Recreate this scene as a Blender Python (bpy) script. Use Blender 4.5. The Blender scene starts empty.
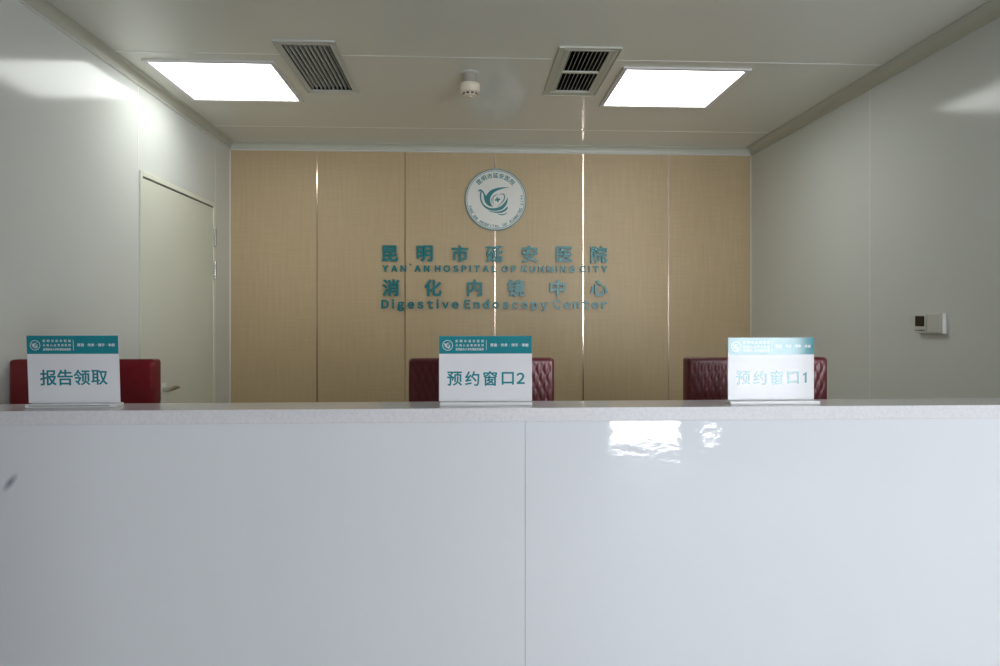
import bpy, bmesh, math, random
from mathutils import Vector, Matrix
random.seed(7)
S = bpy.context.scene
C = S.collection
PI = math.pi

# ------------------------------------------------------------------ camera
H = 1.39                                   # eye height
FPX = 700.0                                # focal length in pixels of a 1000 px wide frame
YAW = math.atan(34 / FPX)
cam_d = bpy.data.cameras.new('camera')
cam = bpy.data.objects.new('camera', cam_d)
C.objects.link(cam)
cam.location = (0, 0, H)
cam.rotation_euler = (PI / 2, 0, -YAW)
cam_d.sensor_width = 36
cam_d.lens = FPX / 1000 * 36
cam_d.shift_y = -0.017
cam_d.clip_start = 0.02
S.camera = cam

# ------------------------------------------------------------------ light
S.view_settings.view_transform = 'Standard'
S.view_settings.look = 'None'
S.view_settings.gamma = 1
S.view_settings.use_curve_mapping = False
S.view_settings.exposure = 1.25

SKY = 9.9
LAMP = 2.8
w = bpy.data.worlds.new('world')
S.world = w
w.use_nodes = True
w.node_tree.nodes['Background'].inputs[0].default_value = (0.89, 0.94, 1.0, 1)
w.node_tree.nodes['Background'].inputs[1].default_value = SKY

DOOR_O = (1.42, 2.25, 0.0, 2.35)           # glazed door opening in the rear lobby wall: x0 x1 z0 z1
WIN_O = (2.62, 3.60, 0.42, 1.60)            # window opening beside it
LOW_O = (2.41, 2.60, 0.11, 0.26)           # low narrow light between them
HIGH_O = (0.62, 1.25, 1.50, 2.35)          # high window left of the door
REAR = -3.0
for nm, (x0, x1, z0, z1) in (('door_daylight', DOOR_O), ('window_daylight', WIN_O), ('low_window_daylight', LOW_O), ('high_window_daylight', HIGH_O)):
    l = bpy.data.lights.new(nm, 'AREA')
    l.shape = 'RECTANGLE'
    l.size = x1 - x0
    l.size_y = z1 - z0
    l.cycles.is_portal = True
    o = bpy.data.objects.new(nm, l)
    C.objects.link(o)
    o.location = ((x0 + x1) / 2, REAR - 0.16, (z0 + z1) / 2)
    o.rotation_euler = (PI / 2, 0, 0)       # -Z points into the lobby (+Y)

# ------------------------------------------------------------------ materials
def M(name, col, rough=0.5, metal=0.0, spec=0.5, coat=0.0, coat_r=0.05, emit=0.0, trans=0.0, ior=1.45):
    m = bpy.data.materials.new(name)
    m.use_nodes = True
    b = m.node_tree.nodes['Principled BSDF']
    b.inputs['Base Color'].default_value = (*col, 1)
    b.inputs['Roughness'].default_value = rough
    b.inputs['Metallic'].default_value = metal
    b.inputs['Specular IOR Level'].default_value = spec
    b.inputs['Coat Weight'].default_value = coat
    b.inputs['Coat Roughness'].default_value = coat_r
    b.inputs['Transmission Weight'].default_value = trans
    b.inputs['IOR'].default_value = ior
    if emit:
        b.inputs['Emission Color'].default_value = (0.97, 1.0, 0.97, 1)
        b.inputs['Emission Strength'].default_value = emit
    return m

def nodes(m):
    return m.node_tree.nodes, m.node_tree.links, m.node_tree.nodes['Principled BSDF']

def noise_tint(m, col, amt, scale, stretch=(1, 1, 1), detail=3, bump=0.0, bdist=0.001):
    """Mottle of the surface's own colour, optional bump, in object space."""
    N, L, b = nodes(m)
    tc = N.new('ShaderNodeTexCoord')
    mp = N.new('ShaderNodeMapping')
    mp.inputs['Scale'].default_value = stretch
    nz = N.new('ShaderNodeTexNoise')
    nz.inputs['Scale'].default_value = scale
    nz.inputs['Detail'].default_value = detail
    L.new(tc.outputs['Object'], mp.inputs[0])
    L.new(mp.outputs[0], nz.inputs['Vector'])
    if amt:
        rp = N.new('ShaderNodeValToRGB')
        rp.color_ramp.elements[0].position = 0.3
        rp.color_ramp.elements[1].position = 0.7
        rp.color_ramp.elements[0].color = (*[c * (1 - amt) for c in col], 1)
        rp.color_ramp.elements[1].color = (*[min(1, c * (1 + amt)) for c in col], 1)
        L.new(nz.outputs['Fac'], rp.inputs[0])
        L.new(rp.outputs[0], b.inputs['Base Color'])
    if bump:
        bp = N.new('ShaderNodeBump')
        bp.inputs['Strength'].default_value = bump
        bp.inputs['Distance'].default_value = bdist
        L.new(nz.outputs['Fac'], bp.inputs['Height'])
        L.new(bp.outputs[0], b.inputs['Normal'])
    return m

m_wall = noise_tint(M('wall_panel_white', (0.74, 0.765, 0.73), 0.13, spec=0.34), (0.74, 0.765, 0.73), 0.015, 0.8, bump=0.08, bdist=0.004)
m_ceil = noise_tint(M('ceiling_panel', (0.80, 0.79, 0.71), 0.14, spec=0.5), (0.80, 0.79, 0.71), 0.015, 0.9, bump=0.04, bdist=0.004)
m_lobby = noise_tint(M('lobby_plaster', (0.42, 0.42, 0.41), 0.6), (0.42, 0.42, 0.41), 0.02, 3)
m_cove = noise_tint(M('cove_moulding', (0.58, 0.58, 0.49), 0.35), (0.58, 0.58, 0.49), 0.02, 4)
m_joint = noise_tint(M('white_joint', (0.82, 0.82, 0.78), 0.3), (0.82, 0.82, 0.78), 0.02, 9)
m_gold = noise_tint(M('rose_steel', (0.80, 0.63, 0.53), 0.16, metal=1.0), (0.80, 0.63, 0.53), 0.04, 30, (1, 1, 0.05))
m_floor = noise_tint(M('vinyl_floor', (0.40, 0.40, 0.39), 0.65), (0.40, 0.40, 0.39), 0.06, 6)
m_teal = noise_tint(M('teal_acrylic', (0.018, 0.20, 0.215), 0.28), (0.018, 0.20, 0.215), 0.04, 20)
m_disc = noise_tint(M('emblem_white', (0.80, 0.785, 0.74), 0.3), (0.80, 0.785, 0.74), 0.01, 20)
m_ring = noise_tint(M('emblem_ring', (0.10, 0.27, 0.30), 0.3), (0.10, 0.27, 0.30), 0.03, 20)
m_paper = noise_tint(M('sign_card', (0.78, 0.775, 0.80), 0.12, spec=0.25), (0.78, 0.775, 0.80), 0.01, 20)
m_sign_teal = noise_tint(M('sign_teal', (0.022, 0.24, 0.285), 0.09, spec=0.55), (0.022, 0.24, 0.285), 0.03, 20)
m_sign_white = noise_tint(M('sign_white_print', (0.78, 0.8, 0.82), 0.08), (0.78, 0.8, 0.82), 0.02, 20)
m_acryl = noise_tint(M('frosted_acrylic', (0.80, 0.80, 0.80), 0.2, spec=0.5), (0.80, 0.80, 0.80), 0.02, 20)
m_grey = noise_tint(M('slot_grey', (0.12, 0.12, 0.12), 0.5), (0.12, 0.12, 0.12), 0.05, 30)
m_leather = noise_tint(M('burgundy_leather', (0.14, 0.010, 0.018), 0.36, spec=0.8), (0.15, 0.011, 0.02), 0.12, 40, detail=6, bump=0.15, bdist=0.001)
m_leather2 = noise_tint(M('red_leather', (0.17, 0.006, 0.012), 0.36), (0.17, 0.006, 0.012), 0.12, 40, detail=6, bump=0.15, bdist=0.001)
m_black = noise_tint(M('black_nylon', (0.02, 0.02, 0.02), 0.45), (0.02, 0.02, 0.02), 0.1, 20)
m_chrome = noise_tint(M('brushed_steel', (0.5, 0.5, 0.47), 0.25, metal=1.0), (0.5, 0.5, 0.47), 0.05, 40)
m_door = noise_tint(M('door_cream', (0.76, 0.77, 0.66), 0.3), (0.76, 0.77, 0.66), 0.015, 1.5)
m_bright = noise_tint(M('bright_white_enamel', (0.92, 0.92, 0.90), 0.3), (0.92, 0.92, 0.90), 0.01, 20)
m_neck = noise_tint(M('grey_neck', (0.40, 0.38, 0.33), 0.5), (0.40, 0.38, 0.33), 0.02, 20)
m_gap = noise_tint(M('rubber_seal', (0.07, 0.06, 0.045), 0.7), (0.07, 0.06, 0.045), 0.05, 20)
m_white = noise_tint(M('white_plastic', (0.66, 0.66, 0.62), 0.35), (0.66, 0.66, 0.62), 0.02, 20)
m_cream = noise_tint(M('cream_plastic', (0.80, 0.72, 0.57), 0.4), (0.80, 0.72, 0.57), 0.02, 20)
m_frame = noise_tint(M('lamp_frame', (0.72, 0.70, 0.68), 0.3), (0.72, 0.70, 0.68), 0.02, 20)
m_blade = noise_tint(M('louver_metal', (0.6, 0.6, 0.55), 0.4), (0.6, 0.6, 0.55), 0.03, 20)
m_duct = noise_tint(M('duct_dark', (0.012, 0.012, 0.012), 0.8), (0.012, 0.012, 0.012), 0.2, 10)
m_screen = noise_tint(M('dark_screen', (0.012, 0.011, 0.006), 0.2), (0.012, 0.011, 0.006), 0.1, 30)
m_alu = noise_tint(M('aluminium', (0.4, 0.4, 0.4), 0.4, metal=0.8), (0.4, 0.4, 0.4), 0.03, 10)
m_diff = M('lamp_diffuser', (0.9, 0.9, 0.9), 0.5, emit=LAMP)

# thin clear window glass
m_glass = bpy.data.materials.new('clear_glass')
m_glass.use_nodes = True
N_, L_ = m_glass.node_tree.nodes, m_glass.node_tree.links
N_.remove(N_['Principled BSDF'])
tr_, gl_, mx_, fr_ = (N_.new('ShaderNodeBsdfTransparent'), N_.new('ShaderNodeBsdfGlossy'), N_.new('ShaderNodeMixShader'), N_.new('ShaderNodeFresnel'))
gl_.inputs['Roughness'].default_value = 0.02
L_.new(fr_.outputs[0], mx_.inputs[0]); L_.new(tr_.outputs[0], mx_.inputs[1]); L_.new(gl_.outputs[0], mx_.inputs[2])
L_.new(mx_.outputs[0], N_['Material Output'].inputs[0])

# beige wall board: fine upright grain with a few weave flecks
BEIGE = (0.56, 0.425, 0.255)
m_beige = M('beige_wood_board', BEIGE, 0.42, spec=0.4)
N_, L_, b_ = nodes(m_beige)
tc = N_.new('ShaderNodeTexCoord')
def grain(scale, stretch, lo, hi):
    mp = N_.new('ShaderNodeMapping'); mp.inputs['Scale'].default_value = stretch
    nz = N_.new('ShaderNodeTexNoise'); nz.inputs['Scale'].default_value = scale; nz.inputs['Detail'].default_value = 4
    rp = N_.new('ShaderNodeValToRGB')
    rp.color_ramp.elements[0].position = 0.3; rp.color_ramp.elements[1].position = 0.7
    rp.color_ramp.elements[0].color = (lo, lo, lo, 1); rp.color_ramp.elements[1].color = (hi, hi, hi, 1)
    L_.new(tc.outputs['Object'], mp.inputs[0]); L_.new(mp.outputs[0], nz.inputs['Vector']); L_.new(nz.outputs['Fac'], rp.inputs[0])
    return rp
g1 = grain(60, (1, 1, 0.06), 0.94, 1.04)
g2 = grain(40, (0.12, 1, 2.0), 0.96, 1.03)
mm = N_.new('ShaderNodeMix'); mm.data_type = 'RGBA'; mm.blend_type = 'MULTIPLY'; mm.inputs[0].default_value = 1
L_.new(g1.outputs[0], mm.inputs[6]); L_.new(g2.outputs[0], mm.inputs[7])
m2_ = N_.new('ShaderNodeMix'); m2_.data_type = 'RGBA'; m2_.blend_type = 'MULTIPLY'; m2_.inputs[0].default_value = 1
m2_.inputs[7].default_value = (*BEIGE, 1)
L_.new(mm.outputs[2], m2_.inputs[6]); L_.new(m2_.outputs[2], b_.inputs['Base Color'])

# pale speckled quartz
m_stone = M('speckled_quartz', (0.66, 0.655, 0.665), 0.09, spec=0.6)
N_, L_, b_ = nodes(m_stone)
tc = N_.new('ShaderNodeTexCoord')
vo = N_.new('ShaderNodeTexVoronoi'); vo.inputs['Scale'].default_value = 130
nz = N_.new('ShaderNodeTexNoise'); nz.inputs['Scale'].default_value = 110; nz.inputs['Detail'].default_value = 5
rp = N_.new('ShaderNodeValToRGB')
rp.color_ramp.elements[0].position = 0.05; rp.color_ramp.elements[0].color = (0.36, 0.35, 0.36, 1)
rp.color_ramp.elements[1].position = 0.14; rp.color_ramp.elements[1].color = (0.78, 0.765, 0.78, 1)
r2 = N_.new('ShaderNodeValToRGB')
r2.color_ramp.elements[0].position = 0.38; r2.color_ramp.elements[0].color = (0.94, 0.93, 0.95, 1)
r2.color_ramp.elements[1].position = 0.6; r2.color_ramp.elements[1].color = (1, 1, 1, 1)
mx = N_.new('ShaderNodeMix'); mx.data_type = 'RGBA'; mx.blend_type = 'MULTIPLY'; mx.inputs[0].default_value = 1
L_.new(tc.outputs['Object'], vo.inputs['Vector']); L_.new(tc.outputs['Object'], nz.inputs['Vector'])
L_.new(vo.outputs['Distance'], rp.inputs[0]); L_.new(nz.outputs['Fac'], r2.inputs[0])
L_.new(rp.outputs[0], mx.inputs[6]); L_.new(r2.outputs[0], mx.inputs[7]); L_.new(mx.outputs[2], b_.inputs['Base Color'])

# high-gloss counter panel: slightly wavy lacquer, one tilted grey oval mark near its left end
PANEL = (0.80, 0.81, 0.84)
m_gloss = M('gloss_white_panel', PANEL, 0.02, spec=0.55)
N_, L_, b_ = nodes(m_gloss)
tc = N_.new('ShaderNodeTexCoord')
mp = N_.new('ShaderNodeMapping'); mp.inputs['Scale'].default_value = (0.6, 1, 1.6)
nz = N_.new('ShaderNodeTexNoise'); nz.inputs['Scale'].default_value = 14; nz.inputs['Detail'].default_value = 4
bp = N_.new('ShaderNodeBump'); bp.inputs['Strength'].default_value = 0.35; bp.inputs['Distance'].default_value = 0.002
L_.new(tc.outputs['Object'], mp.inputs[0]); L_.new(mp.outputs[0], nz.inputs['Vector'])
L_.new(nz.outputs['Fac'], bp.inputs['Height']); L_.new(bp.outputs[0], b_.inputs['Normal'])
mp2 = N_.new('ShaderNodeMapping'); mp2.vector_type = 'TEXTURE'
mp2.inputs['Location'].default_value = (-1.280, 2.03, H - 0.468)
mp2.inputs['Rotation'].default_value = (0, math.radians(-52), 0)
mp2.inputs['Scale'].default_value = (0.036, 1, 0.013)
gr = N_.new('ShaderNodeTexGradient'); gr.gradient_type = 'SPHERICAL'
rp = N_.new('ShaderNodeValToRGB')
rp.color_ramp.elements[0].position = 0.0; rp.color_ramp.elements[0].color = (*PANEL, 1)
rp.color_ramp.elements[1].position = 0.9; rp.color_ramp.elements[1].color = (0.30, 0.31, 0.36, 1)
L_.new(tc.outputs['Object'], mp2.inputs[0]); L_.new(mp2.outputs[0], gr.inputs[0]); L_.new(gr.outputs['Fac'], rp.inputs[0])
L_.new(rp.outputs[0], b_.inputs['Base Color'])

# ------------------------------------------------------------------ helpers
def box(bm, x0, x1, y0, y1, z0, z1, mat=None):
    vs = [bm.verts.new(p) for p in ((x0, y0, z0), (x1, y0, z0), (x1, y1, z0), (x0, y1, z0), (x0, y0, z1), (x1, y0, z1), (x1, y1, z1), (x0, y1, z1))]
    fs = [bm.faces.new([vs[i] for i in q]) for q in ((0, 3, 2, 1), (4, 5, 6, 7), (0, 1, 5, 4), (1, 2, 6, 5), (2, 3, 7, 6), (3, 0, 4, 7))]
    if mat is not None:
        for v in vs: v.co = mat @ v.co
    return vs

def lathe(bm, prof, loc=(0, 0, 0), n=32, mat=None):
    """profile of (r, z) turned about Z"""
    rings = []
    for r, z in prof:
        if r < 1e-6:
            rings.append([bm.verts.new((loc[0], loc[1], loc[2] + z))])
        else:
            rings.append([bm.verts.new((loc[0] + r * math.cos(2 * PI * i / n), loc[1] + r * math.sin(2 * PI * i / n), loc[2] + z)) for i in range(n)])
    for a, b in zip(rings, rings[1:]):
        for i in range(n):
            j = (i + 1) % n
            if len(a) == 1 and len(b) == 1: continue
            if len(a) == 1: bm.faces.new((a[0], b[j], b[i]))
            elif len(b) == 1: bm.faces.new((a[i], a[j], b[0]))
            else: bm.faces.new((a[i], a[j], b[j], b[i]))
    if mat is not None:
        for rg in rings:
            for v in rg: v.co = mat @ v.co

def tube(bm, pts, r, n=12):
    pts = [Vector(p) for p in pts]
    rings = []
    for i, p in enumerate(pts):
        d = (pts[min(i + 1, len(pts) - 1)] - pts[max(i - 1, 0)]).normalized()
        u = d.cross(Vector((0, 0, 1)))
        if u.length < 1e-3: u = Vector((1, 0, 0))
        u.normalize(); v = d.cross(u)
        rr = r[i] if isinstance(r, (list, tuple)) else r
        rings.append([bm.verts.new(p + rr * (math.cos(2 * PI * k / n) * u + math.sin(2 * PI * k / n) * v)) for k in range(n)])
    for a, b in zip(rings, rings[1:]):
        for k in range(n):
            bm.faces.new((a[k], a[(k + 1) % n], b[(k + 1) % n], b[k]))
    bm.faces.new(rings[0][::-1]); bm.faces.new(rings[-1])

def obj(name, bm, m, parent=None, bevel=0.0, seg=2, smooth=False, loc=None):
    bmesh.ops.recalc_face_normals(bm, faces=bm.faces)
    me = bpy.data.meshes.new(name)
    bm.to_mesh(me); bm.free()
    me.materials.append(m)
    if smooth or bevel:
        for p in me.polygons: p.use_smooth = True
    o = bpy.data.objects.new(name, me)
    C.objects.link(o)
    if parent: o.parent = parent
    if loc: o.location = loc
    if bevel:
        md = o.modifiers.new('bevel', 'BEVEL'); md.width = bevel; md.segments = seg; md.limit_method = 'ANGLE'
        md.harden_normals = True
    elif smooth:
        try:
            me.set_sharp_from_angle(angle=math.radians(40))
        except Exception: pass
    return o

def boxo(name, dims, m, parent=None, bevel=0.0, **k):
    bm = bmesh.new(); box(bm, *dims)
    return obj(name, bm, m, parent, bevel, **k)

def struct(o):
    o['kind'] = 'structure'; return o

def tag(o, label, cat, group=None):
    o['label'] = label; o['category'] = cat
    if group: o['group'] = group
    return o

def thing(name, label, cat, loc=(0, 0, 0), rot=(0, 0, 0), group=None):
    o = bpy.data.objects.new(name, None); C.objects.link(o)
    o.empty_display_size = 0.1
    o.location = loc; o.rotation_euler = rot
    return tag(o, label, cat, group)

def dup(root, loc, label, rotz=0):
    r = root.copy(); C.objects.link(r); r.location = loc; r['label'] = label
    r.rotation_euler = (0, 0, rotz)
    for ch in list(root.children):
        c = ch.copy(); C.objects.link(c); c.parent = r
        for g in list(ch.children):
            d = g.copy(); C.objects.link(d); d.parent = c
    return r

# ------------------------------------------------------------------ the room
D = 5.0                       # back wall
XL, XR = -1.655, 2.072        # side walls
CZ = H + 1.217                # ceiling height
CF = 2.02                     # counter front edge
LX0, LX1 = -3.6, 4.6          # lobby
T = 0.12

struct(boxo('floor', (LX0 - T, LX1 + T, REAR - T, D + T, -0.1, 0), m_floor))
struct(boxo('wall_left', (XL - T, XL, CF + 0.02, D, 0, CZ), m_wall))
struct(boxo('wall_right', (XR, XR + T, CF + 0.02, D, 0, CZ), m_wall))
struct(boxo('wall_back', (XL - T, XR + T, D, D + T, 0, CZ), m_beige))
struct(boxo('wall_front_left', (LX0, XL - T, CF + 0.02, CF + 0.14, 0, CZ), m_wall))
struct(boxo('wall_front_right', (XR + T, LX1, CF + 0.02, CF + 0.14, 0, CZ), m_wall))
struct(boxo('wall_lobby_left', (LX0 - T, LX0, REAR, CF + 0.14, 0, CZ), m_lobby))
struct(boxo('wall_lobby_right', (LX1, LX1 + T, REAR, CF + 0.14, 0, CZ), m_lobby))

struct(boxo('light_blocker', (0.46, 0.62, -1.6, -1.3, 0, CZ), m_lobby, bevel=0.004))  # unseen blocker, added to keep daylight off the counter's left part

def grid_slab(name, xs, ys, holes, z0, z1, m, axis='z', plane=None):
    """a slab cut on a grid, leaving rectangular holes"""
    bm = bmesh.new()
    xs = sorted(set(xs)); ys = sorted(set(ys))
    for a0, a1 in zip(xs, xs[1:]):
        for b0, b1 in zip(ys, ys[1:]):
            ca, cb = (a0 + a1) / 2, (b0 + b1) / 2
            if any(h[0] < ca < h[1] and h[2] < cb < h[3] for h in holes): continue
            if axis == 'z': box(bm, a0, a1, b0, b1, z0, z1)
            else: box(bm, a0, a1, z0, z1, b0, b1)
    bmesh.ops.remove_doubles(bm, verts=bm.verts, dist=1e-5)
    seen = {}
    for f in list(bm.faces):                        # drop the walls between neighbouring cells
        k = frozenset(f.verts)
        seen.setdefault(k, []).append(f)
    dead = [f for fs in seen.values() if len(fs) > 1 for f in fs]
    bmesh.ops.delete(bm, geom=dead, context='FACES_ONLY')
    return obj(name, bm, m)

LAMPS = [(-1.512, -0.938, 3.41, 3.988), (0.791, 1.382, 3.402, 3.99)]
VENTS = [(-0.828, -0.61, 3.172, 3.808), (0.478, 0.660, 3.185, 3.755)]
holes = LAMPS + VENTS
xs = [LX0 - T, LX1 + T] + [v for h in holes for v in h[:2]]
ys = [REAR - T, D + T] + [v for h in holes for v in h[2:]]
struct(grid_slab('ceiling', xs, ys, holes, CZ, CZ + 0.05, m_ceil))

struct(grid_slab('wall_rear', [LX0 - T, LX1 + T, DOOR_O[0], DOOR_O[1], WIN_O[0], WIN_O[1], LOW_O[0], LOW_O[1], HIGH_O[0], HIGH_O[1]],
                 [0, CZ, DOOR_O[3], WIN_O[2], WIN_O[3], LOW_O[2], LOW_O[3], HIGH_O[2]], [DOOR_O, WIN_O, LOW_O, HIGH_O], REAR - T, REAR, m_lobby, axis='y'))

# glazed door and window of the lobby, behind the camera: the daylight comes in here
def glazed(name, o, nmull, f=0.05):
    x0, x1, z0, z1 = o
    bm = bmesh.new()
    box(bm, x0, x0 + f, REAR - 0.09, REAR - 0.03, z0, z1); box(bm, x1 - f, x1, REAR - 0.09, REAR - 0.03, z0, z1)
    box(bm, x0 + f, x1 - f, REAR - 0.09, REAR - 0.03, z1 - f, z1)
    box(bm, x0 + f, x1 - f, REAR - 0.09, REAR - 0.03, z0, z0 + min(f, 0.03))
    for i in range(nmull):
        c = x0 + (x1 - x0) * (i + 1) / (nmull + 1)
        box(bm, c - 0.02, c + 0.02, REAR - 0.09, REAR - 0.03, z0 + 0.03, z1 - f)
    fr = struct(obj(name, bm, m_alu))
    boxo('pane', (x0 + f, x1 - f, REAR - 0.063, REAR - 0.057, z0 + 0.03, z1 - f), m_glass, fr)
    return fr
glazed('door_2', DOOR_O, 0)
glazed('window_1', WIN_O, 0)
glazed('window_2', LOW_O, 0, 0.012)
glazed('window_3', HIGH_O, 0)

# cove mouldings: a concave quarter between wall and ceiling with a small lip at its foot
def cove(name, p0, p1, inward, m, r=0.042, bead=True):
    bm = bmesh.new()
    prof = [(0.0, -r - 0.001), (0.006, -r - 0.001), (0.008, -r + 0.001)]
    for i in range(9):
        a = PI / 2 * i / 8
        prof.append((0.008 + (r - 0.008) * (1 - math.cos(a)), -r + (r - 0.004) * math.sin(a)))
    prof += [(r + 0.004, -0.004), (r + 0.004, 0.0), (0, 0)]
    a = Vector(p0); b = Vector(p1); n = Vector(inward)
    ra = [bm.verts.new(a + n * u + Vector((0, 0, v))) for u, v in prof]
    rb = [bm.verts.new(b + n * u + Vector((0, 0, v))) for u, v in prof]
    k = len(prof)
    for i in range(k):
        bm.faces.new((ra[i], ra[(i + 1) % k], rb[(i + 1) % k], rb[i]))
    bm.faces.new(ra[::-1]); bm.faces.new(rb)
    o = struct(obj(name, bm, m, smooth=True))
    if not bead: return o
    lip = bmesh.new()                       # rounded white bead along the foot
    prof = [(0, -r - 0.011), (0.006, -r - 0.011), (0.010, -r - 0.009), (0.012, -r - 0.006), (0.010, -r - 0.003), (0.006, -r - 0.001), (0, -r - 0.001)]
    ra = [lip.verts.new(a + n * u + Vector((0, 0, v))) for u, v in prof]
    rb = [lip.verts.new(b + n * u + Vector((0, 0, v))) for u, v in prof]
    for i in range(len(prof)):
        j = (i + 1) % len(prof); lip.faces.new((ra[i], ra[j], rb[j], rb[i]))
    lip.faces.new(ra[::-1]); lip.faces.new(rb)
    obj('bead', lip, m_joint, o, smooth=True)
    return o
cove('trim_1', (XL, D, CZ), (XR, D, CZ), (0, -1, 0), m_cove)
cove('trim_2', (XL, CF + 0.02, CZ), (XL, D, CZ), (1, 0, 0), m_cove)
cove('trim_3', (XR, CF + 0.02, CZ), (XR, D, CZ), (-1, 0, 0), m_cove, r=0.053, bead=False)

# joints between ceiling and wall panels
n_t = 4
def joint(dims, m=m_joint):
    global n_t
    o = struct(boxo('trim_%d' % n_t, dims, m)); n_t += 1
    return o
JW = 0.004
def ceiling_joint(y):
    cuts = sorted([(h[0] - 0.032, h[1] + 0.032) for h in holes if h[2] - 0.04 < y < h[3] + 0.04])
    x = XL
    bm = bmesh.new()
    for a, b in cuts + [(XR, XR)]:
        if a > x: box(bm, x, a, y - JW, y + JW, CZ - 0.0015, CZ)
        x = b
    global n_t
    struct(obj('trim_%d' % n_t, bm, m_joint)); n_t += 1
ceiling_joint(3.30)
ceiling_joint(4.555)
ceiling_joint(2.05)
joint((XL, XL + 0.0015, 3.622 - 0.004, 3.622 + 0.004, H + 0.75, CZ - 0.0535))
joint((XL, XL + 0.0015, 4.72 - 0.003, 4.72 + 0.003, 0, CZ - 0.0535), m_wall)
joint((XL, XL + 0.0015, 2.42 - 0.004, 2.42 + 0.004, 0, CZ - 0.0535))
joint((XR - 0.0015, XR, 3.498 - 0.004, 3.498 + 0.004, 0, CZ - 0.0535))
joint((XL, XL + 0.005, D - 0.005, D, 0, CZ - 0.0535))
joint((XR - 0.005, XR, D - 0.005, D, 0, CZ - 0.0535))
# rose steel strips between the beige boards
for x in (-1.05, -0.432, 0.207, 0.841, 1.462):
    joint((x - 0.0035, x + 0.0035, D - 0.003, D, 0.0, CZ - 0.0535), m_gold)

# ------------------------------------------------------------------ door in the left wall
y0, y1, zt = 3.655, 4.652, H + 0.709
bm = bmesh.new(); x0, x1 = XL, XL + 0.012
box(bm, x0, x1, 3.630, 3.652, 0, H + 0.74)
box(bm, x0, x1, 4.656, 4.690, 0, H + 0.74)
box(bm, x0, x1, 3.652, 4.656, zt + 0.004, H + 0.74)
door = struct(boxo('door_1', (XL, XL + 0.008, y0, y1, 0.008, zt - 0.004), m_door, bevel=0.002))
obj('door_frame', bm, m_door, door, bevel=0.003)
boxo('door_seal', (XL, XL + 0.004, 3.652, 4.656, zt - 0.0035, zt + 0.0025), m_gap, door)
for z in (H + 0.513, H + 0.298, 0.35):
    bm = bmesh.new()
    box(bm, XL + 0.012, XL + 0.015, 4.662, 4.692, z - 0.055, z + 0.055)
    lathe(bm, [(0, -0.058), (0.008, -0.058), (0.008, -0.002), (0.0065, -0.001), (0.0065, 0.001), (0.008, 0.002), (0.008, 0.058), (0, 0.058)],
          (XL + 0.018, 4.657, z), 16)
    obj('hinge', bm, m_chrome, door, smooth=True)
bm = bmesh.new()
zc = H - 0.40
lathe(bm, [(0, 0), (0.011, 0), (0.011, 0.045), (0, 0.045)], n=16, mat=Matrix.Translation((XL + 0.008, 3.885, zc)) @ Matrix.Rotation(PI / 2, 4, 'Y'))
tube(bm, [(XL + 0.048, 3.875, zc), (XL + 0.05, 3.905, zc + 0.002), (XL + 0.05, 3.95, zc + 0.004), (XL + 0.048, 4.0, zc)], [0.009, 0.012, 0.012, 0.008])
hd = obj('door_handle', bm, m_chrome, door, smooth=True)
boxo('handle_plate', (XL + 0.008, XL + 0.014, 3.872, 3.925, zc - 0.14, zc + 0.035), m_bright, hd, bevel=0.003)

# ------------------------------------------------------------------ ceiling lamps
for i, (x0, x1, ya, yb) in enumerate(LAMPS):
    t = thing('ceiling_lamp', ('square white ceiling light panel near the left wall', 'square white ceiling light panel on the right side of the ceiling')[i],
              'ceiling light', ((x0 + x1) / 2, (ya + yb) / 2, CZ), group='square ceiling light panels')
    hx, hy = (x1 - x0) / 2, (yb - ya) / 2
    bm = bmesh.new(); f = 0.024; z0 = -0.010
    box(bm, -hx - f, hx + f, -hy - f, -hy, z0, 0); box(bm, -hx - f, hx + f, hy, hy + f, z0, 0)
    box(bm, -hx - f, -hx, -hy, hy, z0, 0); box(bm, hx, hx + f, -hy, hy, z0, 0)
    obj('frame', bm, m_frame, t, bevel=0.002)
    bm = bmesh.new(); box(bm, -hx, hx, -hy, hy, -0.001, 0.02)
    obj('diffuser', bm, m_diff, t)

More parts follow.
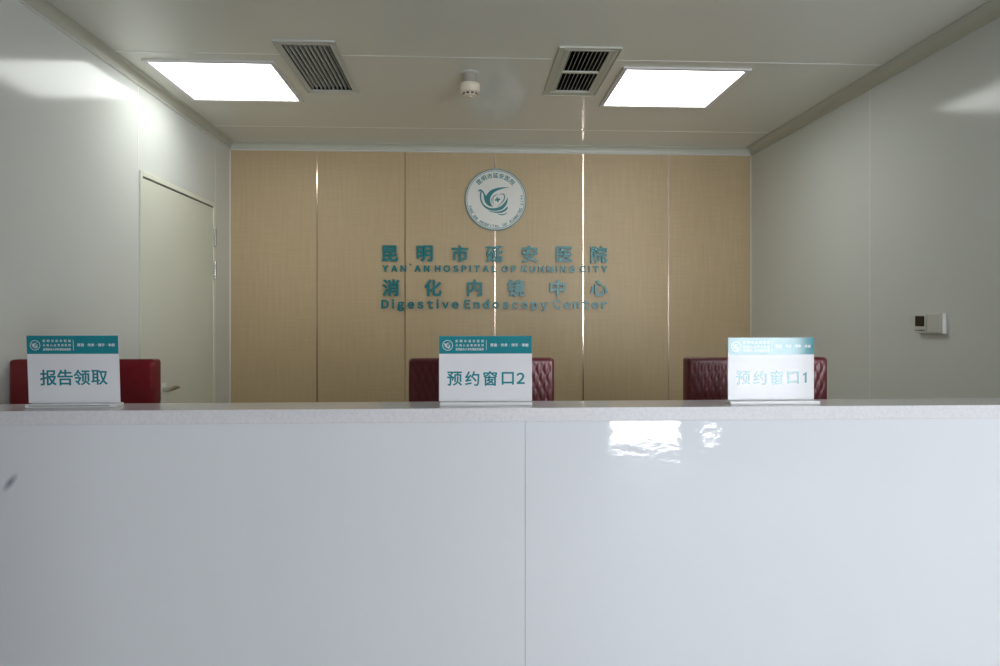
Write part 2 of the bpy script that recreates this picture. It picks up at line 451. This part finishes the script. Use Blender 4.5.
# ------------------------------------------------------------------ air vents
def vent(i, hole, outer, tilt, n, bar, label):
    x0, x1, ya, yb = hole
    cx, cy = (x0 + x1) / 2, (ya + yb) / 2
    t = thing('air_vent', label, 'air vent', (cx, cy, CZ), group='ceiling air vents')
    X0, X1, Y0, Y1 = x0 - cx, x1 - cx, ya - cy, yb - cy
    O0, O1, P0, P1 = outer[0] - cx, outer[1] - cx, outer[2] - cy, outer[3] - cy
    bm = bmesh.new()
    def ring(a0, a1, b0, b1, c0, c1, d0, d1, z0, z1):
        box(bm, a0, a1, b0, d0, z0, z1); box(bm, a0, a1, d1, b1, z0, z1)
        box(bm, a0, c0, d0, d1, z0, z1); box(bm, c1, a1, d0, d1, z0, z1)
    ring(O0, O1, P0, P1, X0, X1, Y0, Y1, -0.005, 0)
    e = 0.004                                        # raised outer lip
    ring(O0, O1, P0, P1, O0 + e, O1 - e, P0 + e, P1 - e, -0.009, -0.005)
    e2 = 0.35
    obj('frame', bm, m_cove if i == 1 else m_blade, t, bevel=0.001)
    if i == 1:
        bm = bmesh.new()
        ring(X0 - 0.026, X1 + 0.022, Y0 - 0.02, Y1 + 0.016, X0 - 0.024, X1 + 0.020, Y0 - 0.018, Y1 + 0.014, -0.0075, -0.005)
        obj('inner_lip', bm, m_blade, t)
    bm = bmesh.new()
    d = 0.020
    for k in range(n):
        x = X0 + (X1 - X0) * (k + 0.5) / n
        mt = Matrix.Translation((x, 0, 0.011)) @ Matrix.Rotation(tilt, 4, 'Y')
        box(bm, -0.0012, 0.0012, Y0, Y1, -d / 2, d / 2, mt)
    obj('louvers', bm, m_blade, t)
    bm = bmesh.new(); w_ = 0.002
    for a in ((X0 - w_, X1 + w_, Y0 - w_, Y0 + w_), (X0 - w_, X1 + w_, Y1 - w_, Y1 + w_), (X0 - w_, X0 + w_, Y0 + w_, Y1 - w_), (X1 - w_, X1 + w_, Y0 + w_, Y1 - w_)):
        box(bm, *a, 0.001, 0.2)
    box(bm, X0 - w_, X1 + w_, Y0 - w_, Y1 + w_, 0.2, 0.204)
    obj('duct', bm, m_duct, t)
    if bar:
        boxo('crossbar', (X0, X1, bar - cy - 0.008, bar - cy + 0.008, -0.006, 0.004), m_cove, t, bevel=0.001)
    return t
vent(0, VENTS[0], (-0.856, -0.578, 3.12, 3.845), math.radians(14), 10, None, 'grey louvred ceiling vent beside the left light panel')
vent(1, VENTS[1], (0.420, 0.708, 3.135, 3.825), math.radians(22), 9, 3.468, 'ceiling vent split by a crossbar, beside the right light panel')

# ------------------------------------------------------------------ smoke detector
t = thing('smoke_detector', 'round cream smoke detector hanging from the ceiling between the vents', 'smoke detector', (0.02, 3.51, CZ))
bm = bmesh.new(); lathe(bm, [(0, 0), (0.047, 0), (0.048, -0.004), (0.045, -0.006), (0, -0.006)])
obj('ceiling_plate', bm, m_white, t, smooth=True)
bm = bmesh.new(); lathe(bm, [(0, -0.006), (0.036, -0.006), (0.036, -0.0565), (0, -0.0565)])
obj('neck', bm, m_neck, t, smooth=True)
bm = bmesh.new(); lathe(bm, [(0, -0.056), (0.049, -0.056), (0.0515, -0.059), (0.0515, -0.072), (0.0505, -0.073), (0.0505, -0.092), (0.047, -0.098), (0.037, -0.101), (0.036, -0.113), (0.031, -0.117), (0.013, -0.118), (0.012, -0.123), (0, -0.124)])
hb = obj('housing', bm, m_cream, t, smooth=True)
bm = bmesh.new()
for k in range(10):
    a = 2 * PI * k / 10 + PI / 10
    box(bm, -0.007, 0.007, -0.0015, 0.0015, -0.0035, 0.0035, Matrix.Rotation(a, 4, 'Z') @ Matrix.Translation((0, 0.0365, -0.107)))
obj('sensor_slots', bm, m_duct, hb)

# ------------------------------------------------------------------ thermostat on the right wall
t = thing('thermostat', 'small white thermostat with dark screen on the right wall', 'thermostat', (XR, 3.012, H - 0.035))
t.scale = (1, 0.91, 0.96)
# local: y along the wall, -x into the room
boxo('back_plate', (-0.006, 0, -0.098, 0.095, -0.044, 0.043), m_white, t, bevel=0.002)
cb = boxo('control_unit', (-0.024, -0.006, 0.012, 0.104, -0.043, 0.046), m_white, t, bevel=0.004)
boxo('screen', (-0.0255, -0.0238, 0.026, 0.094, -0.012, 0.036), m_screen, cb, bevel=0.0005)
bm = bmesh.new()
box(bm, -0.0248, -0.0238, 0.092, 0.098, -0.033, -0.027)
for k, (a, b) in enumerate(((0.080, 0.086), (0.072, 0.078), (0.062, 0.070), (0.054, 0.060), (0.046, 0.052), (0.034, 0.044), (0.024, 0.031))):
    box(bm, -0.0246, -0.0238, a, b, -0.0335, -0.0285)
obj('printed_marks', bm, m_grey, cb)
boxo('cover', (-0.022, -0.006, -0.103, 0.0105, -0.045, 0.050), m_white, t, bevel=0.004)
boxo('cover_flap', (-0.0245, -0.022, -0.085, 0.006, -0.038, 0.045), m_white, t, bevel=0.0015)

# ------------------------------------------------------------------ lettering
_cache = {}
def glyph(ch, off=0.0, res=4):
    """one character as flat outline mesh data: (verts, faces), bottom on its baseline, starting at x=0"""
    k = (ch, off)
    if k in _cache: return _cache[k]
    cu = bpy.data.curves.new('tmp', 'FONT')
    if ch == 'I':
        _cache[k] = ([(0, 0), (0.082, 0), (0.082, 0.733), (0, 0.733)], [(0, 1, 2, 3)], off); return _cache[k]
    if ch == '1':
        _cache[k] = ([(0.14, 0), (0.225, 0), (0.225, 0.733), (0.165, 0.733), (0.14, 0.70), (0.08, 0.655), (0, 0.62), (0, 0.545), (0.08, 0.575), (0.14, 0.615)],
                     [(0, 1, 2, 3, 4, 9), (4, 5, 8, 9), (5, 6, 7, 8)], off); return _cache[k]
    full = 33 <= ord(ch) <= 126            # the full-width forms are plain grotesque letters
    cu.body = chr(ord(ch) + 0xFEE0) if full else ch
    cu.size = 1; cu.resolution_u = res; cu.fill_mode = 'FRONT'
    o = bpy.data.objects.new('tmp', cu); C.objects.link(o)
    bpy.context.view_layer.update()
    me = bpy.data.meshes.new_from_object(o.evaluated_get(bpy.context.evaluated_depsgraph_get()))
    vs = [(v.co.x, v.co.y) for v in me.vertices]
    fs = [tuple(p.vertices) for p in me.polygons]
    bpy.data.objects.remove(o); bpy.data.curves.remove(cu); bpy.data.meshes.remove(me)
    _cache[k] = (vs, fs, off)
    return _cache[k]

def bounds(vs, e=0.0):
    return min(v[0] for v in vs) - e, max(v[0] for v in vs) + e, min(v[1] for v in vs) - e, max(v[1] for v in vs) + e

def stamp(bm, g, sx, sy, ox, oy, th, z0=0.0, rot=0.0, piv=(0, 0)):
    """extrude a glyph: local x right, y up, z towards the reader; bold = the same outline thickened all round"""
    vs, fs, off = g
    if off:
        for k in range(8):
            a = PI / 4 * k + 0.02
            o = (math.cos(a) * off, math.sin(a) * off)
            stamp(bm, ([(v[0] + o[0], v[1] + o[1]) for v in vs], fs, 0), sx, sy, ox, oy, th - 0.00002 * (k + 1), z0, rot, piv)
    c, s = math.cos(rot), math.sin(rot)
    def P(v, z):
        x, y = v[0] * sx + ox, v[1] * sy + oy
        return (piv[0] + c * x - s * y, piv[1] + s * x + c * y, z)
    top = [bm.verts.new(P(v, z0 + th)) for v in vs]
    bot = [bm.verts.new(P(v, z0)) for v in vs]
    edge = {}
    for f in fs:
        try:
            bm.faces.new([top[i] for i in f]); bm.faces.new([bot[i] for i in f][::-1])
        except ValueError: continue
        for a, b in zip(f, f[1:] + f[:1]):
            edge[(a, b)] = edge.get((a, b), 0) + 1
    for (a, b) in edge:
        if (b, a) not in edge:
            try: bm.faces.new((top[a], bot[a], bot[b], top[b]))
            except ValueError: pass

def sanitize(ch): return 'character' if ord(ch) > 255 else 'letter'

def wall_x(px, Y=D):      # the photo's column on a plane of constant Y, worked out once for the lettering
    a = (px - 500) / FPX; c, s = math.cos(YAW), math.sin(YAW)
    return (s + a * c) / (c - a * s) * Y
def wall_z(px, py, Y=D):
    a = (px - 500) / FPX; c, s = math.cos(YAW), math.sin(YAW)
    return H + (316 - py) / FPX / (c - a * s) * Y

def cjk_line(label, chars, pxs, py, size_px, th=0.018):
    Z = wall_z(495, py)
    t = thing('wall_lettering', label, 'lettering', (wall_x(pxs[0]), D, Z), (PI / 2, 0, 0), 'raised teal lettering on the beige wall')
    s = size_px / FPX * D
    for ch, px in zip(chars, pxs):
        g = glyph(ch, 0.030)
        b = bounds(g[0], g[2])
        k = s / 0.98
        bm = bmesh.new()
        # standard square em: keep the character's own proportions, centre it on its spot
        stamp(bm, g, k * 1.02, k, -(b[0] + b[1]) / 2 * k * 1.02, -(b[2] + b[3]) / 2 * k, th)
        o = obj('character', bm, m_teal, t)
        o.location = (wall_x(px) - wall_x(pxs[0]), 0, 0)
    return t

def latin_line(label, text, px0, px1, py_base, cap_px, wide, off, gapw, th=0.014):
    Z = wall_z(495, py_base)
    x0, x1 = wall_x(px0), wall_x(px1)
    t = thing('wall_lettering', label, 'lettering', (x0, D, Z), (PI / 2, 0, 0), 'raised teal lettering on the beige wall')
    k = cap_px / FPX * D / (bounds(glyph('H', off)[0])[3])
    ws = []
    tot = 0; gaps = 0
    for ch in text:
        if ch == ' ': ws.append(None); continue
        b = bounds(glyph(ch, off)[0], off); w_ = (b[1] - b[0]) * k * wide
        if ch in 'Iil': w_ *= 1.0
        ws.append(w_); tot += w_
    prev = None
    n = 0
    for i, w_ in enumerate(ws):
        if w_ is None: n += gapw
        elif i: n += 1 if ws[i - 1] is not None else 0
    g = ((x1 - x0) - tot) / n
    x = 0
    for i, ch in enumerate(text):
        if ws[i] is None: x += g * gapw; continue
        if i and ws[i - 1] is not None: x += g
        gl = glyph(ch, off); b = bounds(gl[0], off)
        bm = bmesh.new()
        stamp(bm, gl, k * wide, k, -b[0] * k * wide, 0, th)
        o = obj('letter', bm, m_teal, t); o.location = (x, 0, 0)
        x += ws[i]
    return t

cjk_line('upper row of large raised teal Chinese characters below the emblem', '昆明市延安医院', (390.2, 424.8, 460, 494.4, 529.6, 564, 598.6), 254, 17)
latin_line('small raised teal letters reading YAN`AN HOSPITAL OF KUNMING CITY', 'YAN`AN HOSPITAL OF KUNMING CITY', 382.5, 607, 271.8, 5.8, 1.06, 0.048, 1.9)
cjk_line('lower row of large raised teal Chinese characters, six widely spaced', '消化内镜中心', (391, 433, 474.7, 516, 557.4, 598.6), 288, 17)
latin_line('lowest line of raised teal letters reading Digestive Endoscopy Center', 'Digestive Endoscopy Center', 381.5, 607, 308.2, 7.9, 1.0, 0.042, 1.9)

# ------------------------------------------------------------------ round emblem
ER = 0.2185
t = thing('wall_emblem', 'round white emblem with teal dove and heart high on beige wall', 'emblem', (0.211, D, H + 0.829), (PI / 2, 0, 0))
bm = bmesh.new(); lathe(bm, [(0, 0.0), (ER, 0.0), (ER, 0.016), (ER - 0.002, 0.018), (0, 0.018)], n=96)
obj('disc', bm, m_disc, t, smooth=True)
bm = bmesh.new()
def flat_ring(bm, r0, r1, z0, z1, n=96):
    lathe(bm, [(r0, z0), (r1, z0), (r1, z1), (r0, z1), (r0, z0)], n=n)
flat_ring(bm, ER - 0.006, ER + 0.0005, -0.0, 0.0195)
flat_ring(bm, ER - 0.0155, ER - 0.0115, 0.0175, 0.0190)
obj('rim', bm, m_ring, t, smooth=True)
bm = bmesh.new()
top_txt = '昆明市延安医院'
for k, ch in enumerate(top_txt):
    a = math.radians(90 + 43 - 86 * k / 6)
    g = glyph(ch, 0.02); b = bounds(g[0], g[2]); s = 0.040
    stamp(bm, g, s, s, -(b[0] + b[1]) / 2 * s, -(b[2] + b[3]) / 2 * s, 0.001, 0.018, a - PI / 2, (math.cos(a) * 0.172, math.sin(a) * 0.172))
obj('arc_characters', bm, m_teal, t)
bm = bmesh.new()
bot = "YAN`AN HOSPITAL OF KUNMING CITY"
for k, ch in enumerate(bot):
    if ch == ' ': continue
    a = math.radians(196 + 172 * k / (len(bot) - 1))
    g = glyph(ch, 0.04); b = bounds(g[0], g[2]); s = 0.0245
    stamp(bm, g, s, s, -(b[0] + b[1]) / 2 * s, -0.36 * s, 0.001, 0.018, a + PI / 2, (math.cos(a) * 0.190, math.sin(a) * 0.190))
obj('arc_letters', bm, m_teal, t)

def catmull(pts, n=6):
    """closed outline given as runs; a None breaks the smoothing (sharp corner)"""
    runs = []; cur = []
    for p in pts:
        if p is None:
            if cur: runs.append(cur); cur = [cur[-1]]
        else: cur.append(p)
    runs.append(cur + [pts[0]] if cur[-1] != pts[0] else cur)
    out = []
    for r in runs:
        for i in range(len(r) - 1):
            p0 = r[max(i - 1, 0)]; p1 = r[i]; p2 = r[i + 1]; p3 = r[min(i + 2, len(r) - 1)]
            for j in range(n):
                q = j / n
                out.append(tuple(0.5 * ((2 * p1[d]) + (-p0[d] + p2[d]) * q + (2 * p0[d] - 5 * p1[d] + 4 * p2[d] - p3[d]) * q * q + (-p0[d] + 3 * p1[d] - 3 * p2[d] + p3[d]) * q ** 3) for d in (0, 1)))
    return out
def patch(bm, pts, z0, z1, sc, cxy=(341, 330)):
    q = [((x - cxy[0]) * sc, (cxy[1] - y) * sc) for x, y in pts]
    a = [bm.verts.new((x, y, z1)) for x, y in q]; b = [bm.verts.new((x, y, z0)) for x, y in q]
    f = bm.faces.new(a); g = bm.faces.new(b[::-1]); f.normal_update(); g.normal_update()
    for i in range(len(a)):
        j = (i + 1) % len(a); bm.faces.new((a[i], b[i], b[j], a[j]))
    bmesh.ops.triangulate(bm, faces=[f, g])
DOVE = [
    # head, back and upper wing with the breast
    [(193, 264), (202, 250), (216, 246), (233, 256), (248, 276), (260, 300), None, (276, 276), (302, 252), (340, 236), (390, 227), (460, 226), None,
     (410, 236), (360, 252), (322, 276), (300, 306), (294, 336), (302, 366), (320, 390), None, (284, 382), (256, 356), (244, 322), (240, 292), (230, 272), (214, 262)],
    # neck line running into the lower body
    [(212, 266), (209, 300), (214, 340), (232, 376), (264, 406), (310, 422), (356, 422), (398, 408), (428, 376), (440, 346), (442, 306), None,
     (424, 342), (396, 374), (358, 396), (312, 402), (270, 392), (240, 368), (224, 334), (220, 300), (224, 270)],
    [(442, 384), None, (440, 404), (420, 426), (386, 440), (340, 441), (300, 432), (272, 418), None, (320, 430), (370, 428), (410, 412)],
    [(440, 432), None, (422, 452), (388, 461), (350, 450), None, (390, 452), (418, 446)],
]
def stroke(line, w0, w1):
    """a tapering stroke as an outline"""
    n = len(line); L = []; R = []
    for i, p in enumerate(line):
        a = line[max(i - 1, 0)]; b = line[min(i + 1, n - 1)]
        dx, dy = b[0] - a[0], b[1] - a[1]; l = math.hypot(dx, dy)
        q = i / (n - 1); wd = (w0 + (w1 - w0) * math.sin(PI * q)) / 2
        L.append((p[0] - dy / l * wd, p[1] + dx / l * wd)); R.append((p[0] + dy / l * wd, p[1] - dx / l * wd))
    return L + R[::-1]
def smooth_line(pts): 
    o = catmull(pts + [None] + [pts[-1]], 5)
    return o[:5 * (len(pts) - 1)] + [pts[-1]]
def bird(bm, sc, z0, z1, off=(0, 0)):
    for s_ in DOVE: patch(bm, catmull(s_, 5), z0, z1, sc)
    patch(bm, stroke(smooth_line([(372, 292), (390, 282), (408, 286), (416, 306), (408, 334), (386, 362), (354, 390)]), 2, 10), z0, z1, sc)
    patch(bm, stroke(smooth_line([(364, 286), (338, 296), (320, 320), (318, 350), (326, 374)]), 1.5, 5), z0, z1, sc)
    patch(bm, stroke(smooth_line([(352, 284), (326, 296), (308, 322), (306, 350), (312, 368)]), 1, 3.5), z0, z1, sc)
    a = math.radians(-12); c, s = math.cos(a), math.sin(a)
    cr = [(-22, -7), (-7, -7), (-7, -20), (7, -20), (7, -7), (22, -7), (22, 7), (7, 7), (7, 20), (-7, 20), (-7, 7), (-22, 7)]
    patch(bm, [(357 + c * x - s * y, 330 + s * x + c * y) for x, y in cr], z0, z1, sc)
bm = bmesh.new(); bird(bm, ER / 256, 0.018, 0.020)
obj('dove_and_heart', bm, m_teal, t)

# ------------------------------------------------------------------ counter
CT = H - 0.266                              # top of the counter
joint_x = 0.172
body = thing('reception_counter', 'long reception counter with glossy white front panels', 'counter', (0, 0, 0))
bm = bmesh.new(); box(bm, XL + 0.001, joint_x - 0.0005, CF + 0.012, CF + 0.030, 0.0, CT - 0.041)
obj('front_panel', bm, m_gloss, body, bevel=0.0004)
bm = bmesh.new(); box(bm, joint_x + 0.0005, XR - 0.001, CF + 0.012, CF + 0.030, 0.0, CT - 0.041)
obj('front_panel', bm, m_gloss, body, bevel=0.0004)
boxo('carcass', (XL + 0.001, XR - 0.001, CF + 0.0305, CF + 0.135, 0.0, CT - 0.041), m_white, body)
tp = boxo('stone_countertop', (XL + 0.001, XR - 0.001, CF, CF + 0.165, CT - 0.040, CT), m_stone, bevel=0.0015)
m_honed = m_stone.copy()                     # the front edge is honed, not polished
m_honed.name = 'honed_quartz_edge'
m_honed.node_tree.nodes['Principled BSDF'].inputs['Roughness'].default_value = 0.45
m_honed.node_tree.nodes['Principled BSDF'].inputs['Specular IOR Level'].default_value = 0.35
tp.data.materials.append(m_honed)
for p in tp.data.polygons:
    if p.normal.y < -0.5: p.material_index = 1
tag(tp, 'long pale speckled stone countertop on the reception counter', 'countertop')

# ------------------------------------------------------------------ counter signs
def sign(label, pxa, pxb, Y, top_h, chars, cpx, cy_off, size, base_px, base_d, lean=0.0, slot=False, rz=0.0, last_scale=1.0):
    xa, xb = wall_x(pxa, Y), wall_x(pxb, Y)
    W = xb - xa; cx = (xa + xb) / 2
    t = thing('counter_sign', label, 'sign', (cx, Y, CT), (0, 0, rz), 'acrylic signs on the countertop')
    bx0, bx1 = wall_x(base_px[0], Y) - cx, wall_x(base_px[1], Y) - cx
    b = boxo('base', (bx0, bx1, -base_d, base_d * 0.5, 0.0, 0.010), m_acryl, t, bevel=0.0015)
    if slot:
        boxo('slot', (bx0 + 0.010, bx1 - 0.018, -base_d - 0.0003, -base_d + 0.002, 0.0048, 0.0068), m_grey, b)
    bm = bmesh.new(); Hh = top_h - 0.0065
    box(bm, -W / 2, W / 2, 0.0, Hh, -0.003, 0.0)
    card = obj('card', bm, m_paper, t, bevel=0.0006)
    card.location = (0, 0, 0.0105); card.rotation_euler = (PI / 2 + lean, 0, 0)
    band_h = Hh * 0.272
    bm = bmesh.new(); box(bm, -W / 2 + 0.0004, W / 2 - 0.0004, Hh - band_h, Hh - 0.0004, 0.0, 0.0004)
    band = obj('header_band', bm, m_sign_teal, card)
    # main characters
    for ch, px in zip(chars, cpx):
        off = 0.020 if ord(ch) > 255 else 0.026
        g = glyph(ch, off); bb = bounds(g[0], g[2])
        s = size * (1.0 if ord(ch) > 255 else 0.92)
        bm = bmesh.new()
        yc = cy_off
        stamp(bm, g, s, s, -(bb[0] + bb[1]) / 2 * s, -(bb[2] + bb[3]) / 2 * s, 0.0004, 0.0)
        o = obj('character' if ord(ch) > 255 else 'numeral', bm, m_sign_teal, card)
        o.location = (wall_x(px, Y) - cx, yc, 0.0)
    # header: round logo, three rows, divider, motto
    z0 = 0.0004; z1 = 0.0008
    ymid = Hh - band_h * 0.53
    bm = bmesh.new()
    lx = -W / 2 + W * 0.093; r = W * 0.056
    n = 40
    for i in range(n):
        a, b2 = 2 * PI * i / n, 2 * PI * (i + 1) / n
        q = [bm.verts.new((lx + rr * math.cos(x), ymid + rr * math.sin(x), z1)) for rr, x in ((r, a), (r, b2), (r * 0.9, b2), (r * 0.9, a))]
        bm.faces.new(q)
    sub = bmesh.new(); bird(sub, r / 205, z0, z1)
    for v in sub.verts: v.co += Vector((lx, ymid, 0))
    me = bpy.data.meshes.new('tmp'); sub.to_mesh(me); sub.free(); bm.from_mesh(me); bpy.data.meshes.remove(me)
    obj('header_logo', bm, m_sign_white, band)
    bm = bmesh.new()
    rows = (('昆明市延安医院', 0.235, 0.030), ('云南心血管病医院', 0.0, 0.028), ('昆明医科大学附属延安医院', -0.225, 0.030))
    for txt, yo, sz in rows:
        x0_, x1_ = -W / 2 + W * 0.19, -W / 2 + W * 0.468
        s = sz * W
        for k, ch in enumerate(txt):
            g = glyph(ch, 0.012, 2); bb = bounds(g[0], g[2])
            x = x0_ + (x1_ - x0_) * k / (len(txt) - 1)
            kx = s * (0.8 if len(txt) > 8 else 1)
            stamp(bm, g, kx, s, x - (bb[0] + bb[1]) / 2 * kx, ymid + yo * band_h - (bb[2] + bb[3]) / 2 * s, z1 - z0, z0)
    x0_, x1_ = -W / 2 + W * 0.567, -W / 2 + W * 0.945
    motto = '厚德·传承·博学·奉献'
    for k, ch in enumerate(motto):
        g = glyph(ch, 0.014, 2); bb = bounds(g[0], g[2]); s = 0.037 * W
        x = x0_ + (x1_ - x0_) * k / (len(motto) - 1)
        stamp(bm, g, s, s, x - (bb[0] + bb[1]) / 2 * s, ymid + 0.01 * band_h - (bb[2] + bb[3]) / 2 * s, z1 - z0, z0)
    obj('header_text', bm, m_sign_white, band)
    bm = bmesh.new(); xd = -W / 2 + W * 0.508
    box(bm, xd - 0.0005, xd + 0.0005, ymid - band_h * 0.28, ymid + band_h * 0.28, z0, z1)
    obj('header_divider', bm, m_sign_white, band)
    return t

K = 2.1 / FPX
sign('white sign with teal header, four teal characters and no numeral', 28.8, 120.2, 2.12, 68.5 * K, '报告领取', (49.2, 66.0, 82.7, 100.2), 25.0 * K, 0.0485, (32, 121.2), 0.034, lean=0.06, slot=True)
sign('white sign with teal header, its large text ending in numeral 2', 439, 532, 2.10, 67.5 * K, '预约窗口2', (454.5, 472.2, 490.2, 507.8, 520.6), 22.7 * K, 0.0465, (440, 531.3), 0.03)
sign('glare-washed white sign, its large text ending in numeral 1', 728, 814, 2.09, 65.5 * K, '预约窗口1', (743.2, 760, 776.8, 793, 804.8), 22.5 * K, 0.0450, (727, 815.5), 0.03)

# ------------------------------------------------------------------ chairs
def pad(name, w_, h_, d, quilt, m, parent, loc, nx=150, nz=200, rtop=0.012):
    """upholstered pad: front face towards -Y, rounded edges; quilted in small diamonds when asked"""
    bm = bmesh.new()
    if not quilt: nx, nz = 40, 50
    def edge_drop(x, z):
        ex = w_ / 2 - abs(x); ez = min(z, h_ - z); e = 0.012
        dx = max(0, 1 - ex / e); dz = max(0, 1 - ez / e)
        q = min(1, math.hypot(dx, dz))
        return 0.012 * (1 - math.sqrt(max(0, 1 - q * q)))
    def outline(x, z):
        # round the corners
        cx, cz = w_ / 2 - rtop, h_ / 2 - rtop
        zz = z - h_ / 2
        if abs(x) > cx and abs(zz) > cz:
            vx, vz = abs(x) - cx, abs(zz) - cz
            l = math.hypot(vx, vz); m_ = max(vx, vz)
            if l > 1e-9: vx, vz = vx / l * m_, vz / l * m_
            return math.copysign(cx + vx, x), math.copysign(cz + vz, zz) + h_ / 2
        return x, z
    F = {}
    def warp(i, n):           # denser towards the border
        q = i / n
        return q
    for i in range(nx + 1):
        for j in range(nz + 1):
            x = -w_ / 2 + w_ * warp(i, nx); z = h_ * warp(j, nz)
            y = edge_drop(x, z)
            bx = min(w_ / 2 - abs(x), z, h_ - z)
            if quilt and bx > 0.014:
                a = x / 0.0265 + z / 0.066; b = x / 0.0265 - z / 0.066
                fade = min(1, (bx - 0.014) / 0.006)
                y -= 0.0035 * fade * (abs(math.sin(PI * a) * math.sin(PI * b))) ** 0.6 - 0.002 * fade
            elif not quilt and abs(bx - 0.018) < 0.002: y += 0.001
            X, Zz = outline(x, z)
            F[i, j] = bm.verts.new((X, y, Zz))
    for i in range(nx):
        for j in range(nz):
            bm.faces.new((F[i, j], F[i + 1, j], F[i + 1, j + 1], F[i, j + 1]))
    loop = [F[i, 0] for i in range(nx + 1)] + [F[nx, j] for j in range(1, nz + 1)] + [F[i, nz] for i in range(nx - 1, -1, -1)] + [F[0, j] for j in range(nz - 1, 0, -1)]
    back = [bm.verts.new((v.co.x, d, v.co.z)) for v in loop]
    k = len(loop)
    for i in range(k):
        bm.faces.new((loop[i], back[i], back[(i + 1) % k], loop[(i + 1) % k]))
    bm.faces.new(back)
    o = obj(name, bm, m, parent, smooth=True)
    o.location = loc
    return o

BW = 0.532
def make_chair(label, m, quilt, loc, rotz=0.0, BW=0.543):
    t = thing('office_chair', label, 'chair', loc, (0, 0, rotz), 'red leather office chairs behind the counter')
    top = 1.232
    b = pad('backrest', BW, top - 0.50, 0.055, quilt, m, t, (0, 0.17, 0.50))
    bm = bmesh.new()                                   # seat cushion with soft edges
    box(bm, -0.25, 0.25, -0.25, 0.17, 0.42, 0.50)
    obj('seat', bm, m, t, bevel=0.025, seg=4)
    bm = bmesh.new()
    box(bm, -0.03, 0.03, -0.02, 0.235, 0.395, 0.415); box(bm, -0.03, 0.03, 0.227, 0.24, 0.395, 0.80)
    obj('back_bracket', bm, m_black, t, bevel=0.003)
    bm = bmesh.new(); lathe(bm, [(0, 0.10), (0.028, 0.10), (0.028, 0.26), (0.016, 0.262), (0.016, 0.395), (0, 0.395)])
    obj('gas_lift', bm, m_chrome, t, smooth=True)
    bm = bmesh.new()
    lathe(bm, [(0, 0.07), (0.04, 0.07), (0.04, 0.11), (0, 0.115)])
    for k in range(5):
        a = 2 * PI * k / 5 + PI / 2
        tube(bm, [(0.02 * math.cos(a), 0.02 * math.sin(a), 0.092), (0.21 * math.cos(a), 0.21 * math.sin(a), 0.066)], [0.018, 0.012])
    st = obj('star_base', bm, m_chrome, t, smooth=True)
    for k in range(5):
        a = 2 * PI * k / 5 + PI / 2
        bm = bmesh.new()
        for s in (-1, 1):
            mt = Matrix.Translation((0.21 * math.cos(a), 0.21 * math.sin(a), 0.025)) @ Matrix.Rotation(a, 4, 'Z') @ Matrix.Translation((0, s * 0.012, 0)) @ Matrix.Rotation(PI / 2, 4, 'X')
            lathe(bm, [(0, -0.008), (0.022, -0.008), (0.025, -0.005), (0.025, 0.005), (0.022, 0.008), (0, 0.008)], n=20, mat=mt)
        box(bm, 0.21 * math.cos(a) - 0.006, 0.21 * math.cos(a) + 0.006, 0.21 * math.sin(a) - 0.006, 0.21 * math.sin(a) + 0.006, 0.03, 0.062)
        obj('caster', bm, m_black, st, smooth=True)
    return t
CY = 2.60
def midx(a, b): return (wall_x(a, CY) + wall_x(b, CY)) / 2
make_chair('smooth dark red leather chair back behind the leftmost sign', m_leather2, False, (midx(9, 159.5) - 0.012, CY - 0.17, 0), BW=0.515)
q = make_chair('quilted burgundy leather chair behind the middle sign', m_leather, True, (midx(408, 555), CY - 0.17, 0))
dup(q, (midx(688, 826) + 0.004, CY - 0.17, 0), 'quilted burgundy leather chair behind the rightmost sign')
